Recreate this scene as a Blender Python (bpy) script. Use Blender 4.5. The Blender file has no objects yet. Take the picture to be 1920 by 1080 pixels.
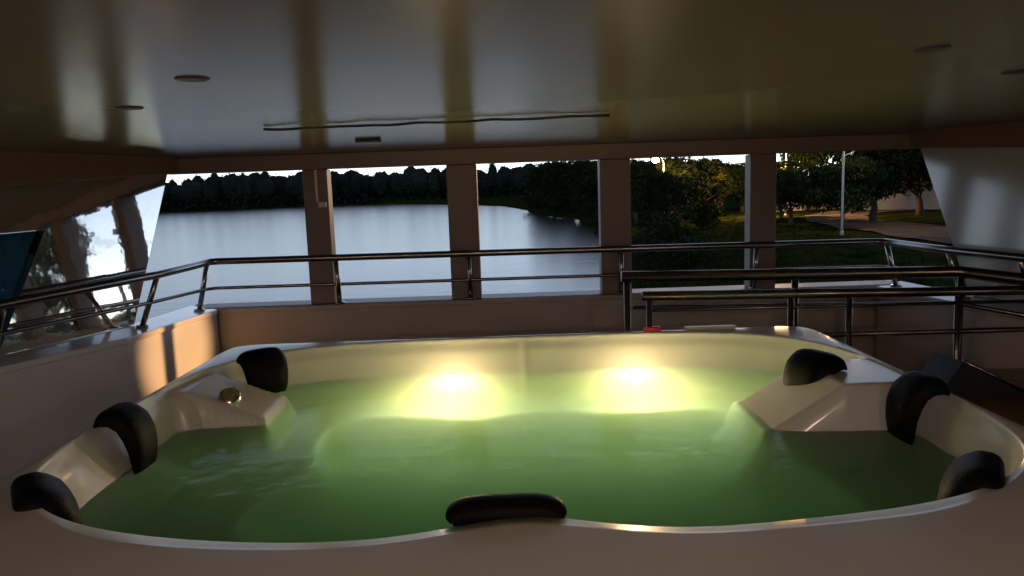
import bpy, math, random
import numpy as np
from mathutils import Vector, Matrix, Euler, noise

R = math.radians
S = bpy.context.scene
COL = S.collection

# ------------------------------------------------------------------ camera
cam_d = bpy.data.cameras.new("camera")
cam = bpy.data.objects.new("camera", cam_d); COL.objects.link(cam)
cam_d.sensor_width = 36.0
cam_d.lens = 26.25
cam_d.clip_start = 0.02
cam_d.clip_end = 8000.0
PITCH, ROLL = R(7.6), R(2.0)
fw = Vector((0, math.cos(PITCH), -math.sin(PITCH)))
up0 = Vector((0, math.sin(PITCH), math.cos(PITCH)))
rt0 = Vector((1, 0, 0))
rt = rt0 * math.cos(ROLL) - up0 * math.sin(ROLL)
up = rt0 * math.sin(ROLL) + up0 * math.cos(ROLL)
cam.matrix_world = Matrix(((rt.x, up.x, -fw.x, 0), (rt.y, up.y, -fw.y, 0), (rt.z, up.z, -fw.z, 1.5), (0, 0, 0, 1)))
S.camera = cam

# ------------------------------------------------------------------ world, sun, exposure
SUN_EL, SUN_AZ = 4.5, 14.0            # dusk: the sun is setting behind the trees, slightly right of the bow
w = bpy.data.worlds.new("World"); S.world = w; w.use_nodes = True
nt = w.node_tree
sky = nt.nodes.new("ShaderNodeTexSky"); sky.sky_type = 'NISHITA'
sky.sun_disc = False
sky.sun_elevation = R(SUN_EL)
sky.sun_rotation = R(SUN_AZ)
sky.air_density = 0.42; sky.dust_density = 0.0; sky.ozone_density = 1.0
bg = nt.nodes["Background"]
tint = nt.nodes.new("ShaderNodeMix"); tint.data_type = 'RGBA'; tint.blend_type = 'MULTIPLY'; tint.inputs[0].default_value = 1.0
tint.inputs[7].default_value = (1.10, 1.0, .96, 1)          # the phone's white balance
hs = nt.nodes.new("ShaderNodeHueSaturation"); hs.inputs["Saturation"].default_value = .72
nt.links.new(sky.outputs[0], hs.inputs["Color"]); nt.links.new(hs.outputs[0], tint.inputs[6]); nt.links.new(tint.outputs[2], bg.inputs[0])
bg.inputs[1].default_value = 0.12

sun_d = bpy.data.lights.new("sun", 'SUN'); sun_d.energy = 0.02; sun_d.angle = R(10); sun_d.color = (1, .7, .5)
sun = bpy.data.objects.new("sun", sun_d); COL.objects.link(sun)
sd = Vector((math.sin(R(SUN_AZ)) * math.cos(R(SUN_EL)), math.cos(R(SUN_AZ)) * math.cos(R(SUN_EL)), math.sin(R(SUN_EL))))
sun.rotation_euler = (-sd).to_track_quat('-Z', 'Y').to_euler()
sun.location = (30, 120, 40)

vs = S.view_settings
vs.view_transform = 'Standard'; vs.look = 'None'; vs.exposure = 1.25; vs.gamma = 1.0; vs.use_curve_mapping = False
cy = S.cycles
cy.use_denoising = True
cy.sample_clamp_indirect = 3.0
cy.max_bounces = 12; cy.transmission_bounces = 8; cy.glossy_bounces = 5; cy.diffuse_bounces = 4; cy.volume_bounces = 4; cy.transparent_max_bounces = 8
cy.caustics_refractive = True; cy.caustics_reflective = False

# ------------------------------------------------------------------ helpers
def mat(name, col, rough=.5, metal=0.0, var=.12, scale=4.0, bump=0.0, bscale=40.0, spec=.5, col2=None, coat=0.0, stretch=None):
    m = bpy.data.materials.new(name); m.use_nodes = True
    t = m.node_tree; b = t.nodes["Principled BSDF"]
    b.inputs["Roughness"].default_value = rough; b.inputs["Metallic"].default_value = metal
    b.inputs["Specular IOR Level"].default_value = spec
    b.inputs["Coat Weight"].default_value = coat; b.inputs["Coat Roughness"].default_value = .06
    tc = t.nodes.new("ShaderNodeTexCoord")
    src = tc.outputs["Object"]
    if stretch:
        mp = t.nodes.new("ShaderNodeMapping"); mp.inputs["Scale"].default_value = stretch
        t.links.new(src, mp.inputs[0]); src = mp.outputs[0]
    n = t.nodes.new("ShaderNodeTexNoise"); n.inputs["Scale"].default_value = scale; n.inputs["Detail"].default_value = 5
    t.links.new(src, n.inputs["Vector"])
    cr = t.nodes.new("ShaderNodeValToRGB")
    c1 = tuple(max(0, c * (1 - var)) for c in col) + (1,)
    c2 = (tuple(min(1, c * (1 + var)) for c in col) if col2 is None else tuple(col2)) + (1,)
    cr.color_ramp.elements[0].position = .33; cr.color_ramp.elements[0].color = c1
    cr.color_ramp.elements[1].position = .67; cr.color_ramp.elements[1].color = c2
    t.links.new(n.outputs[0], cr.inputs[0]); t.links.new(cr.outputs[0], b.inputs["Base Color"])
    if bump:
        n2 = t.nodes.new("ShaderNodeTexNoise"); n2.inputs["Scale"].default_value = bscale; n2.inputs["Detail"].default_value = 4
        t.links.new(src, n2.inputs["Vector"])
        bp = t.nodes.new("ShaderNodeBump"); bp.inputs["Strength"].default_value = bump; bp.inputs["Distance"].default_value = .02
        t.links.new(n2.outputs[0], bp.inputs["Height"]); t.links.new(bp.outputs[0], b.inputs["Normal"])
    return m

def emit_mat(name, col, strength):
    m = bpy.data.materials.new(name); m.use_nodes = True
    b = m.node_tree.nodes["Principled BSDF"]
    b.inputs["Base Color"].default_value = (.8, .8, .8, 1)
    b.inputs["Emission Color"].default_value = tuple(col) + (1,)
    b.inputs["Emission Strength"].default_value = strength
    return m

class MB:
    def __init__(s): s.v = []; s.f = []
    def add(s, vs_, fs_):
        o = len(s.v); s.v += [tuple(v) for v in vs_]; s.f += [tuple(i + o for i in f) for f in fs_]; return s
    def box(s, lo, hi):
        (a, b, c), (d, e, f) = lo, hi
        return s.add([(a,b,c),(d,b,c),(d,e,c),(a,e,c),(a,b,f),(d,b,f),(d,e,f),(a,e,f)],
                     [(0,3,2,1),(4,5,6,7),(0,1,5,4),(1,2,6,5),(2,3,7,6),(3,0,4,7)])
    def tube(s, pts, r, seg=10, caps=True):
        pts = [Vector(p) for p in pts]
        rs = r if isinstance(r, (list, tuple)) else [r] * len(pts)
        rings = []; prev = None
        for i, p in enumerate(pts):
            a = pts[max(0, i-1)]; b = pts[min(len(pts)-1, i+1)]
            d = (b - a).normalized()
            ref = Vector((0, 0, 1)) if abs(d.z) < .95 else Vector((1, 0, 0))
            x = d.cross(ref).normalized(); y = x.cross(d).normalized()
            rings.append([p + (x * math.cos(t) + y * math.sin(t)) * rs[i] for t in [2*math.pi*k/seg for k in range(seg)]])
        v = [q for rg in rings for q in rg]; f = []
        for i in range(len(pts)-1):
            for k in range(seg):
                f.append((i*seg+k, i*seg+(k+1) % seg, (i+1)*seg+(k+1) % seg, (i+1)*seg+k))
        if caps:
            f.append(tuple(range(seg-1, -1, -1))); f.append(tuple((len(pts)-1)*seg+k for k in range(seg)))
        return s.add(v, f)
    def prism(s, poly, off):            # planar polygon (3-D points) extruded by the vector off
        n = len(poly); off = Vector(off)
        v = [Vector(p) for p in poly] + [Vector(p) + off for p in poly]
        f = [tuple(range(n-1, -1, -1)), tuple(range(n, 2*n))] + [(i, (i+1) % n, n+(i+1) % n, n+i) for i in range(n)]
        return s.add(v, f)
    def mesh(s, name):
        me = bpy.data.meshes.new(name); me.from_pydata(s.v, [], s.f); me.update(); return me
    def build(s, name, m, parent=None, smooth=False, bevel=0.0):
        me = s.mesh(name)
        return link(name, me, m, parent, smooth, bevel)

def fix_normals(me):
    import bmesh
    b = bmesh.new(); b.from_mesh(me); bmesh.ops.recalc_face_normals(b, faces=b.faces); b.to_mesh(me); b.free()

def link(name, me, m, parent=None, smooth=False, bevel=0.0, fix=True):
    if fix: fix_normals(me)
    if m is not None: me.materials.append(m)
    if smooth:
        me.polygons.foreach_set("use_smooth", [True] * len(me.polygons))
    o = bpy.data.objects.new(name, me); COL.objects.link(o)
    if parent is not None: o.parent = parent
    if bevel:
        bv = o.modifiers.new("bevel", 'BEVEL'); bv.width = bevel; bv.segments = 3; bv.limit_method = 'ANGLE'
        bv.harden_normals = False
    return o

def tag(o, label, cat, group=None, kind=None):
    o["label"] = label; o["category"] = cat
    if group: o["group"] = group
    if kind: o["kind"] = kind
    return o
def struct(o, label=None):
    o["kind"] = "structure"
    if label: o["label"] = label
    return o
def empty(name, loc=(0, 0, 0), rz=0.0):
    o = bpy.data.objects.new(name, None); COL.objects.link(o); o.location = loc; o.rotation_euler = (0, 0, rz)
    o.empty_display_size = .2
    return o
def copy_tree(o, parent=None):
    c = o.copy(); COL.objects.link(c); c.parent = parent
    for ch in [x for x in o.children]:
        copy_tree(ch, c)
    return c

def smooth(a, b, x):
    t = min(1.0, max(0.0, (x - a) / (b - a))); return t * t * (3 - 2 * t)

# ------------------------------------------------------------------ materials
M = {}
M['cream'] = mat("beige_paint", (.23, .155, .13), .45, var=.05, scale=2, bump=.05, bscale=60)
M['brown_trim'] = mat("brown_trim", (.17, .11, .08), .5, var=.08, scale=2)
M['mirror'] = mat("mirror_finish_panel", (.90, .88, .86), .04, metal=.97, var=.03, scale=1.5, bump=.13, bscale=2.6)
M['gloss_white'] = mat("gloss_white_panel", (.50, .50, .49), .16, metal=.3, var=.03, scale=1.5, bump=.03, bscale=3.0, spec=.9, coat=.3)
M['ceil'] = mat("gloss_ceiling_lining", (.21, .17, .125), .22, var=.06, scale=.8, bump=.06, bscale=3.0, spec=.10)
M['bulwark'] = mat("bulwark_paint", (.50, .42, .36), .32, var=.06, scale=2.5, bump=.03, bscale=9)
M['bulwark_grey'] = mat("grey_bulwark_paint", (.80, .77, .77), .25, var=.05, scale=2.5, bump=.03, bscale=9, coat=.5)
M['acrylic'] = mat("white_acrylic", (.72, .70, .68), .28, var=.03, scale=3, bump=.01, bscale=8, coat=.12)
M['black_pad'] = mat("black_foam_pad", (.0035, .0035, .004), .55, var=.25, scale=30, bump=.12, bscale=160, spec=.12)
M['steel'] = mat("brushed_steel", (.32, .30, .29), .22, metal=1.0, var=.05, scale=10, bump=.02, bscale=120)
M['dark_steel'] = mat("dark_bronze_steel", (.20, .17, .14), .26, metal=1.0, var=.08, scale=10, bump=.02, bscale=120)
M['chrome'] = mat("chrome", (.75, .74, .72), .08, metal=1.0, var=.03)
M['deck'] = mat("deck_boards", (.10, .075, .05), .5, var=.3, scale=6, bump=.15, bscale=30, stretch=(1, .15, 1))
M['wood'] = mat("varnished_wood", (.22, .11, .04), .35, var=.35, scale=5, bump=.05, bscale=30, stretch=(.3, 2.5, 2.5))
M['dark'] = mat("dark_fitting", (.02, .018, .016), .5, var=.3)
M['recess'] = mat("recess_brown", (.05, .042, .035), .5, var=.2)
M['white_plastic'] = mat("white_plastic", (.75, .73, .70), .35, var=.04)
M['pink'] = mat("pink_plastic", (.65, .05, .12), .4, var=.1)
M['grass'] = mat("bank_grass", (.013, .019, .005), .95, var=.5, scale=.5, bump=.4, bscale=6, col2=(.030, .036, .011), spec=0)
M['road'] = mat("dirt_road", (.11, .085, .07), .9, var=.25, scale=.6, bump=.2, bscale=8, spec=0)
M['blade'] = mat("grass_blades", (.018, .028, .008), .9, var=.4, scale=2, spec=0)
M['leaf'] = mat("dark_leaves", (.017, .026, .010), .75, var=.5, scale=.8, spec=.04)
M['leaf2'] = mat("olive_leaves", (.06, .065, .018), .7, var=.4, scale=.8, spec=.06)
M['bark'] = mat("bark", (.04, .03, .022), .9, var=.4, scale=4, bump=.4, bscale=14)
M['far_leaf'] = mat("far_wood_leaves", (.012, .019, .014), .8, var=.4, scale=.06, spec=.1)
M['wall_pale'] = mat("house_render", (.13, .14, .16), .85, var=.12, scale=.8, bump=.1, bscale=10)
M['wall_tan'] = mat("garden_wall_render", (.40, .30, .20), .85, var=.2, scale=1.2, bump=.15, bscale=10)
M['roof'] = mat("clay_roof", (.13, .07, .045), .85, var=.3, scale=2, bump=.3, bscale=12)
M['pane'] = mat("dark_window_glass", (.02, .025, .03), .08, var=.1, spec=.8)
M['pole'] = mat("galvanised_pole", (.55, .55, .53), .5, var=.12, scale=3)
M['concrete'] = mat("concrete", (.34, .33, .31), .9, var=.2, scale=1, bump=.2, bscale=12)
def tinted():
    m = bpy.data.materials.new("tinted_teal_glass"); m.use_nodes = True
    t = m.node_tree; t.nodes.remove(t.nodes["Principled BSDF"]); out = t.nodes["Material Output"]
    tr = t.nodes.new("ShaderNodeBsdfTransparent"); tr.inputs[0].default_value = (.08, .15, .17, 1)
    gl = t.nodes.new("ShaderNodeBsdfGlossy"); gl.inputs["Roughness"].default_value = .02
    fr = t.nodes.new("ShaderNodeFresnel"); fr.inputs[0].default_value = 1.5
    mx = t.nodes.new("ShaderNodeMixShader")
    t.links.new(fr.outputs[0], mx.inputs[0]); t.links.new(tr.outputs[0], mx.inputs[1]); t.links.new(gl.outputs[0], mx.inputs[2])
    t.links.new(mx.outputs[0], out.inputs["Surface"])
    return m
M['tinted'] = tinted()
M['lens'] = emit_mat("tub_lamp_lens", (1, .86, .5), 14)
M['sodium'] = emit_mat("sodium_lamp", (1, .62, .25), 60)
M['warm_lamp'] = emit_mat("warm_lamp_glass", (1, .66, .38), 4)

def river_mat():
    m = bpy.data.materials.new("river_water"); m.use_nodes = True
    t = m.node_tree; b = t.nodes["Principled BSDF"]
    b.inputs["Base Color"].default_value = (.012, .018, .016, 1)
    b.inputs["Roughness"].default_value = .2; b.inputs["IOR"].default_value = 1.33
    tc = t.nodes.new("ShaderNodeTexCoord")
    n = t.nodes.new("ShaderNodeTexNoise"); n.inputs["Scale"].default_value = .55; n.inputs["Detail"].default_value = 4
    n2 = t.nodes.new("ShaderNodeTexNoise"); n2.inputs["Scale"].default_value = .02; n2.inputs["Detail"].default_value = 3
    mp = t.nodes.new("ShaderNodeMapping"); mp.inputs["Scale"].default_value = (.55, 1.0, 1)
    t.links.new(tc.outputs["Object"], mp.inputs[0]); t.links.new(mp.outputs[0], n.inputs["Vector"]); t.links.new(mp.outputs[0], n2.inputs["Vector"])
    mu = t.nodes.new("ShaderNodeMath"); mu.operation = 'MULTIPLY'
    t.links.new(n.outputs[0], mu.inputs[0]); t.links.new(n2.outputs[0], mu.inputs[1])
    bp = t.nodes.new("ShaderNodeBump"); bp.inputs["Strength"].default_value = .35; bp.inputs["Distance"].default_value = .15
    t.links.new(mu.outputs[0], bp.inputs["Height"]); t.links.new(bp.outputs[0], b.inputs["Normal"])
    return m
M['river'] = river_mat()

def tub_water_mat():
    m = bpy.data.materials.new("green_tub_water"); m.use_nodes = True
    t = m.node_tree; t.nodes.remove(t.nodes["Principled BSDF"]); out = t.nodes["Material Output"]
    rf = t.nodes.new("ShaderNodeBsdfRefraction"); rf.inputs["Roughness"].default_value = .20; rf.inputs["IOR"].default_value = 1.33
    gl = t.nodes.new("ShaderNodeBsdfGlossy"); gl.inputs["Roughness"].default_value = .10
    fr = t.nodes.new("ShaderNodeFresnel"); fr.inputs[0].default_value = 1.33
    k = t.nodes.new("ShaderNodeMath"); k.operation = 'MULTIPLY'; k.inputs[1].default_value = .45      # surface reflection damped below full Fresnel so the windows barely show
    mx = t.nodes.new("ShaderNodeMixShader")
    t.links.new(fr.outputs[0], k.inputs[0]); t.links.new(k.outputs[0], mx.inputs[0]); t.links.new(rf.outputs[0], mx.inputs[1]); t.links.new(gl.outputs[0], mx.inputs[2])
    t.links.new(mx.outputs[0], out.inputs["Surface"])
    tc = t.nodes.new("ShaderNodeTexCoord")
    n = t.nodes.new("ShaderNodeTexNoise"); n.inputs["Scale"].default_value = 7.0; n.inputs["Detail"].default_value = 4
    t.links.new(tc.outputs["Object"], n.inputs["Vector"])
    bp = t.nodes.new("ShaderNodeBump"); bp.inputs["Strength"].default_value = .45; bp.inputs["Distance"].default_value = .012
    t.links.new(n.outputs[0], bp.inputs["Height"])
    for q in (rf, gl, fr): t.links.new(bp.outputs[0], q.inputs["Normal"])
    va = t.nodes.new("ShaderNodeVolumeAbsorption"); va.inputs["Color"].default_value = (.44, .73, .52, 1); va.inputs["Density"].default_value = 2.15
    vsn = t.nodes.new("ShaderNodeVolumeScatter"); vsn.inputs["Color"].default_value = (1.0, .96, .75, 1); vsn.inputs["Density"].default_value = 2.0
    ad = t.nodes.new("ShaderNodeAddShader")
    t.links.new(va.outputs[0], ad.inputs[0]); t.links.new(vsn.outputs[0], ad.inputs[1])
    t.links.new(ad.outputs[0], out.inputs["Volume"])
    return m
M['tub_water'] = tub_water_mat()

# ================================================================== SETTING: river, banks, road
RIV = -4.5
mb = MB(); mb.add([(-3000, -1500, RIV), (3000, -1500, RIV), (3000, 3000, RIV), (-3000, 3000, RIV)], [(0, 1, 2, 3)])
river = struct(mb.build("river", M['river']), "wide calm river reflecting the dusk sky")

SHY = [-400, -60, -10, 12, 39, 55, 85, 103, 135, 169, 211, 255, 330, 420, 900]
SHX = [30, 12, 8.5, 6.0, 5.9, 8.1, 10.2, 11.3, 12, 5.4, 3.5, -2, -30, -80, -120]
def shore_x(y): return float(np.interp(y, SHY, SHX))
def land_z(d):
    return float(np.interp(d, [-6, 0, .8, 2.5, 6, 12, 30, 900], [-6.5, -4.55, -4.25, -3.85, -3.35, -3.05, -3.0, -2.6]))
def land_h(x, y):
    d = x - shore_x(y)
    z = land_z(d)
    k = smooth(0, 3, d)
    return z + k * .22 * noise.noise(Vector((x * .12, y * .12, 0))) + k * .07 * noise.noise(Vector((x * .6, y * .6, 3)))
ys = list(np.concatenate([np.linspace(-400, -20, 12), np.linspace(-10, 130, 120), np.linspace(134, 430, 60), np.linspace(480, 900, 5)]))
ds = [-6, -2, -.5, 0, .4, .8, 1.4, 2.2, 3.2, 4.5, 6] + list(np.linspace(7.5, 60, 46)) + [70, 85, 110, 150, 250, 500, 900]
v = []; f = []
for i, y in enumerate(ys):
    for d in ds:
        wob = .8 * noise.noise(Vector((y * .11, 7.7, 0))) + .35 * noise.noise(Vector((y * .5, 2.7, 0)))
        x = shore_x(y) + d + (wob if d < 8 else 0)
        v.append((x, y, land_h(x - (wob if d < 8 else 0), y)))
n = len(ds)
for i in range(len(ys) - 1):
    for j in range(n - 1):
        f.append((i*n+j, i*n+j+1, (i+1)*n+j+1, (i+1)*n+j))
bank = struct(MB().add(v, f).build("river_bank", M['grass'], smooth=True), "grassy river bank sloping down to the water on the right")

def far_bank(pts, depth, name):
    v = []; f = []
    for (x, y) in pts:
        dd = Vector((x, y, 0)).normalized()
        for k, z in ((-4, RIV - 1), (0, RIV + .3), (12, RIV + 1.5), (depth, RIV + 3)):
            v.append((x + dd.x * k, y + dd.y * k, z))
    for i in range(len(pts) - 1):
        for j in range(3):
            f.append((i*4+j, i*4+j+1, (i+1)*4+j+1, (i+1)*4+j))
    return struct(MB().add(v, f).build(name, M['grass'], smooth=True), "low wooded bank on the far side of the river")
FB = [(-260, -300), (-300, -100), (-330, 60), (-300, 200), (-260, 290), (-190, 370), (-120, 420), (-50, 420), (20, 425), (120, 430)]
far_bank(FB, 300, "far_bank")

def road_strip():
    pts = [(95, 96), (70, 97), (52, 97), (42, 93), (36, 84), (33, 70), (32, 58), (31, 46), (30.5, 30), (30, 0), (30, -80)]
    L = []
    for i, (x, y) in enumerate(pts):
        L.append(Vector((x, y, 0)))
    # densify
    P = []
    for i in range(len(L) - 1):
        for k in range(8): P.append(L[i].lerp(L[i+1], k / 8))
    P.append(L[-1])
    for _ in range(6):
        P = [P[0]] + [(P[i-1] + P[i] * 2 + P[i+1]) / 4 for i in range(1, len(P) - 1)] + [P[-1]]
    v = []; f = []
    for i, p in enumerate(P):
        d = (P[min(i+1, len(P)-1)] - P[max(i-1, 0)]).normalized(); nrm = Vector((-d.y, d.x, 0))
        for k in (-3.2, -1.6, 0, 1.6, 3.2):
            q = p + nrm * (k + .35 * noise.noise(Vector((i * .5, k, 1))))
            v.append((q.x, q.y, land_h(q.x, q.y) + .12))
    for i in range(len(P) - 1):
        for j in range(4):
            f.append((i*5+j, i*5+j+1, (i+1)*5+j+1, (i+1)*5+j))
    return MB().add(v, f).build("road", M['road'], smooth=True)
struct(road_strip(), "pale unpaved road curving along the bank under street lamps")

# grass tufts on the visible bank: stuff
rng = random.Random(5)
mb = MB()
for i in range(9000):
    y = rng.uniform(26, 105); d = abs(rng.gauss(0, 1)) * 9 + .6
    x = shore_x(y) + d
    if abs(x - 33) < 5 and y > 30: continue
    z = land_h(x, y); h = rng.uniform(.10, .3) * (1.6 if d < 4 else 1); a = rng.uniform(0, 6.28); wd = .05 + .05 * rng.random()
    c, s_ = math.cos(a), math.sin(a); lx, ly = rng.uniform(-.2, .2), rng.uniform(-.2, .2)
    mb.add([(x - c*wd, y - s_*wd, z - .03), (x + c*wd, y + s_*wd, z - .03), (x + lx, y + ly, z + h)], [(0, 1, 2)])
g = mb.build("grass", M['blade']); g["kind"] = "stuff"; g["label"] = "rough grass growing on the sloping river bank"

# ------------------------------------------------------------------ trees
def crown_mesh(name, seed, rx, rz, n, leaf, lumps=9, sparse=False):
    r = random.Random(seed); mb = MB()
    cl = []
    for k in range(lumps):
        a = r.uniform(0, 6.28); q = r.uniform(.15, .75)
        cl.append((Vector((math.cos(a) * rx * q, math.sin(a) * rx * q, r.uniform(-.55, .75) * rz)), r.uniform(.28, .55)))
    cl.append((Vector((0, 0, 0)), .6))
    for i in range(n):
        c, s_ = cl[r.randrange(len(cl))]
        d = Vector((r.gauss(0, 1), r.gauss(0, 1), r.gauss(0, 1))).normalized() * (r.random() ** (.33 if sparse else .45))
        p = c + Vector((d.x * rx * s_, d.y * rx * s_, d.z * rz * s_ * .9))
        e = Euler((r.uniform(-1.2, 1.2), r.uniform(-1.2, 1.2), r.uniform(0, 6.28))).to_matrix()
        L = leaf * r.uniform(.6, 1.4)
        q = [p + e @ Vector(t) for t in ((-L, 0, 0), (0, -L*.45, L*.12), (L, 0, 0), (0, L*.45, L*.12))]
        mb.add(q, [(0, 1, 2, 3)])
    me = mb.mesh(name); return me
def trunk_mesh(name, seed, h, r0, limbs=5, spread=.5):
    r = random.Random(seed); mb = MB()
    pts = [Vector((0, 0, -.4))]
    for k in range(1, 6):
        pts.append(Vector((r.uniform(-.15, .15) * k * .4, r.uniform(-.15, .15) * k * .4, h * k / 5)))
    mb.tube(pts, [r0 * (1.25 - .18 * k) for k in range(6)], 8)
    for k in range(limbs):
        b = pts[2].lerp(pts[5], r.random()); a = r.uniform(0, 6.28); L = h * r.uniform(.4, .75) * spread * 1.6
        mid = b + Vector((math.cos(a) * L * .5, math.sin(a) * L * .5, L * .45)); end = b + Vector((math.cos(a) * L, math.sin(a) * L, L * .8))
        mb.tube([b, mid, end], [r0 * .5, r0 * .3, r0 * .1], 6)
    return mb.mesh(name)

protos = {}
def proto(kind):
    if kind in protos: return protos[kind]
    if kind == 'broad': a = (crown_mesh("crown", 1, 4.2, 3.0, 6500, .24, 13), trunk_mesh("trunk", 1, 4.0, .26), 5.2, M['leaf'])
    elif kind == 'tall': a = (crown_mesh("crown", 2, 3.2, 4.6, 6500, .24, 14), trunk_mesh("trunk", 2, 5.5, .24), 6.8, M['leaf'])
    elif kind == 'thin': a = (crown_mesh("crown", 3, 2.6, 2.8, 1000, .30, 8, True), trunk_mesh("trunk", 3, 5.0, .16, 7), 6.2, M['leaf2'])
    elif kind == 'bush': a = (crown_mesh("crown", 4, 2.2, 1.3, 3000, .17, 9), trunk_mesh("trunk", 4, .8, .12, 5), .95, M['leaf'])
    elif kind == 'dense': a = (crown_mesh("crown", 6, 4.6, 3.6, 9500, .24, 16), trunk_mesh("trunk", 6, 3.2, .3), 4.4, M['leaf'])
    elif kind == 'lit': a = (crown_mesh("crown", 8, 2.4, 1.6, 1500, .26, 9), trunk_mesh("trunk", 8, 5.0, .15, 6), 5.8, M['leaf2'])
    fix_normals(a[1])
    a[0].materials.append(a[3]); a[1].materials.append(M['bark'])
    a[1].polygons.foreach_set("use_smooth", [True] * len(a[1].polygons))
    protos[kind] = a; return a
NAMES = {'broad': 'broadleaf_tree', 'tall': 'tall_tree', 'thin': 'slender_tree', 'bush': 'bush', 'dense': 'dense_tree', 'lit': 'broadleaf_tree'}
trng = random.Random(11)
TOPS = {'broad': 8.0, 'tall': 10.9, 'thin': 8.6, 'dense': 7.6, 'lit': 7.1}
def tree(kind, x, y, s, label, group="trees on the right bank", sz=1.0):
    q = x / y; el = None
    if kind in TOPS and y > 60:
        if q < .155: el = .0315 + trng.uniform(-.004, .003)
        elif .183 < q < .216 or .232 < q < .246: el = .013 + trng.uniform(-.003, .003)
        elif q < .312: el = .0245 + trng.uniform(-.009, .007)
        elif kind == 'lit' or q < .372: el = .0205
    if 'left of the white street pole' in label: el = .009
    if el is not None:
        h = 1.5 + el * y - land_h(x, y); s2 = h / TOPS[kind]
        sz = min(1.0, s2 / s) ; sz = max(sz, .7); s = s2 / sz
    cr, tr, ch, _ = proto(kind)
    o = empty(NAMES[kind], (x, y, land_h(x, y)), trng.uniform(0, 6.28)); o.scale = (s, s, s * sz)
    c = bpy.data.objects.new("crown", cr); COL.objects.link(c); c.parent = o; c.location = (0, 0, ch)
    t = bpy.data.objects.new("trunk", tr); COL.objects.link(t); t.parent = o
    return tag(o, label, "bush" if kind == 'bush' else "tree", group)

TREES = [
 # third window: the shore wood coming nearer
 ('broad', 14, 196, 1.15, "small rounded tree at the tip of the wooded shore, left end of the near bank"),
 ('tall', 17, 172, .95, "dark tree on the shore just right of the bank's far tip"),
 ('broad', 16.5, 150, 1.2, "broad dark tree on the shore left of the wide middle mullion"),
 ('tall', 20, 146, 1.15, "tall dark tree behind the shore trees left of the middle mullion"),
 ('dense', 17.5, 128, 1.0, "dense tree leaning over the water beside the middle mullion"),
 ('tall', 20.5, 124, 1.15, "tall tree with a raised crown hard against the middle mullion"),
 ('dense', 18, 108, .95, "dense tree standing behind the middle mullion above the bank"),
 ('bush', 13.6, 104, 1.0, "low bush hanging over the waterline left of the middle mullion"),
 ('bush', 14.0, 118, 1.2, "rounded bush at the water's edge below the shore trees"),
 ('bush', 12.4, 88, .9, "small bush by the waterline just left of the middle mullion"),
 # fourth window
 ('dense', 16.2, 96, .95, "dense dark tree at the left side of the fourth window"),
 ('thin', 17.8, 82, 1.05, "thin branched tree with sky showing through, left in the fourth window"),
 ('broad', 24, 112, 1.05, "broad dark tree behind the bright lamp in the fourth window"),
 ('thin', 24.5, 96, 1.15, "loose tree with gaps of sky in the middle of the fourth window"),
 ('tall', 30, 118, .86, "tall dark tree behind the pale hut in the fourth window"),
 ('broad', 35, 115, .98, "round dark tree right of the pale hut in the fourth window"),
 ('dense', 26, 130, .8, "dense tree far behind the lamp, between the looser trees"),
 ('broad', 14.6, 71.5, .8, "rounded tree under the sodium lamp in the fourth window"),
 ('bush', 19, 74, 1.2, "spreading bush at the back of the lit grass slope"),
 ('bush', 13.5, 66, 1.15, "bush on the slope beside the right edge of the middle mullion"),
 ('bush', 10.6, 50, 1.15, "dark bush low on the bank right of the middle mullion"),
 ('bush', 9.8, 43, .9, "dark low shrub nearest the water below the lit slope"),
 ('dense', 21, 92, 1.0, "dense dark tree under the bright sky gap in the fourth window"),
 ('tall', 22, 104, 1.05, "tall dark tree rising behind the lit grass slope"),
 ('tall', 27.5, 100, .92, "tall tree just left of the pale hut in the fourth window"),
 ('dense', 33.5, 108, .85, "dense tree close to the right of the pale hut"),
 ('dense', 41, 118, 1.2, "very broad dark tree filling the left of the fifth window behind the fence"),
 ('broad', 40, 62, 1.2, "broad dark tree at the roadside near the right panel"),
 ('dense', 29.5, 66.5, .8, "round dark tree directly behind the white pole"),
 # fifth window
 ('dense', 28.2, 75, .72, "big dark round tree left of the white street pole"),
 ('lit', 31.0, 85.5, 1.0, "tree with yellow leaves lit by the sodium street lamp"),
 ('tall', 40, 100, 1.1, "tall dark tree behind the tan garden wall"),
 ('dense', 36, 74, 1.15, "very large dark tree right of the white street pole"),
 ('dense', 46, 84, 1.2, "large dark tree overhanging the pale house"),
 ('broad', 48, 70, 1.25, "broad dark tree at the far right of the fifth window"),
 ('tall', 55, 105, 1.2, "tall tree rising behind the roof of the pale house"),
]
for (k, x, y, s, lab) in TREES: tree(k, x, y, s, lab)
for (x, y, s_, lab) in [
 (14.6, 128, 1.3, "bush at the waterline under the dense tree left of the middle mullion"),
 (14.2, 138, 1.4, "bush at the waterline farther along the wooded shore"),
 (11.5, 152, 1.5, "wide bush at the waterline in the middle of the wooded shore"),
 (9.5, 162, 1.5, "wide bush at the waterline toward the tip of the wooded shore"),
 (8.0, 174, 1.5, "bush by the water at the shore's tip, the farther of two"),
 (6.5, 192, 1.7, "bush by the water at the shore's tip, the farthest of all"),
 (12.8, 96, 1.1, "bush at the water's edge behind the middle mullion")]:
    tree('bush', x, y, s_, lab)
for (k, x, y, s_, lab) in [
 ('dense', 13.2, 158, 1.2, "dense tree standing over the water at the middle of the wooded shore"),
 ('dense', 10.8, 176, 1.2, "dense tree standing over the water near the tip of the wooded shore"),
 ('broad', 9.0, 205, 1.2, "broad tree behind the tip of the wooded shore"),
 ('dense', 17.0, 138, 1.2, "dense tree crowding the shore left of the middle mullion, behind a bush")]:
    tree(k, x, y, s_, lab)
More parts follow.
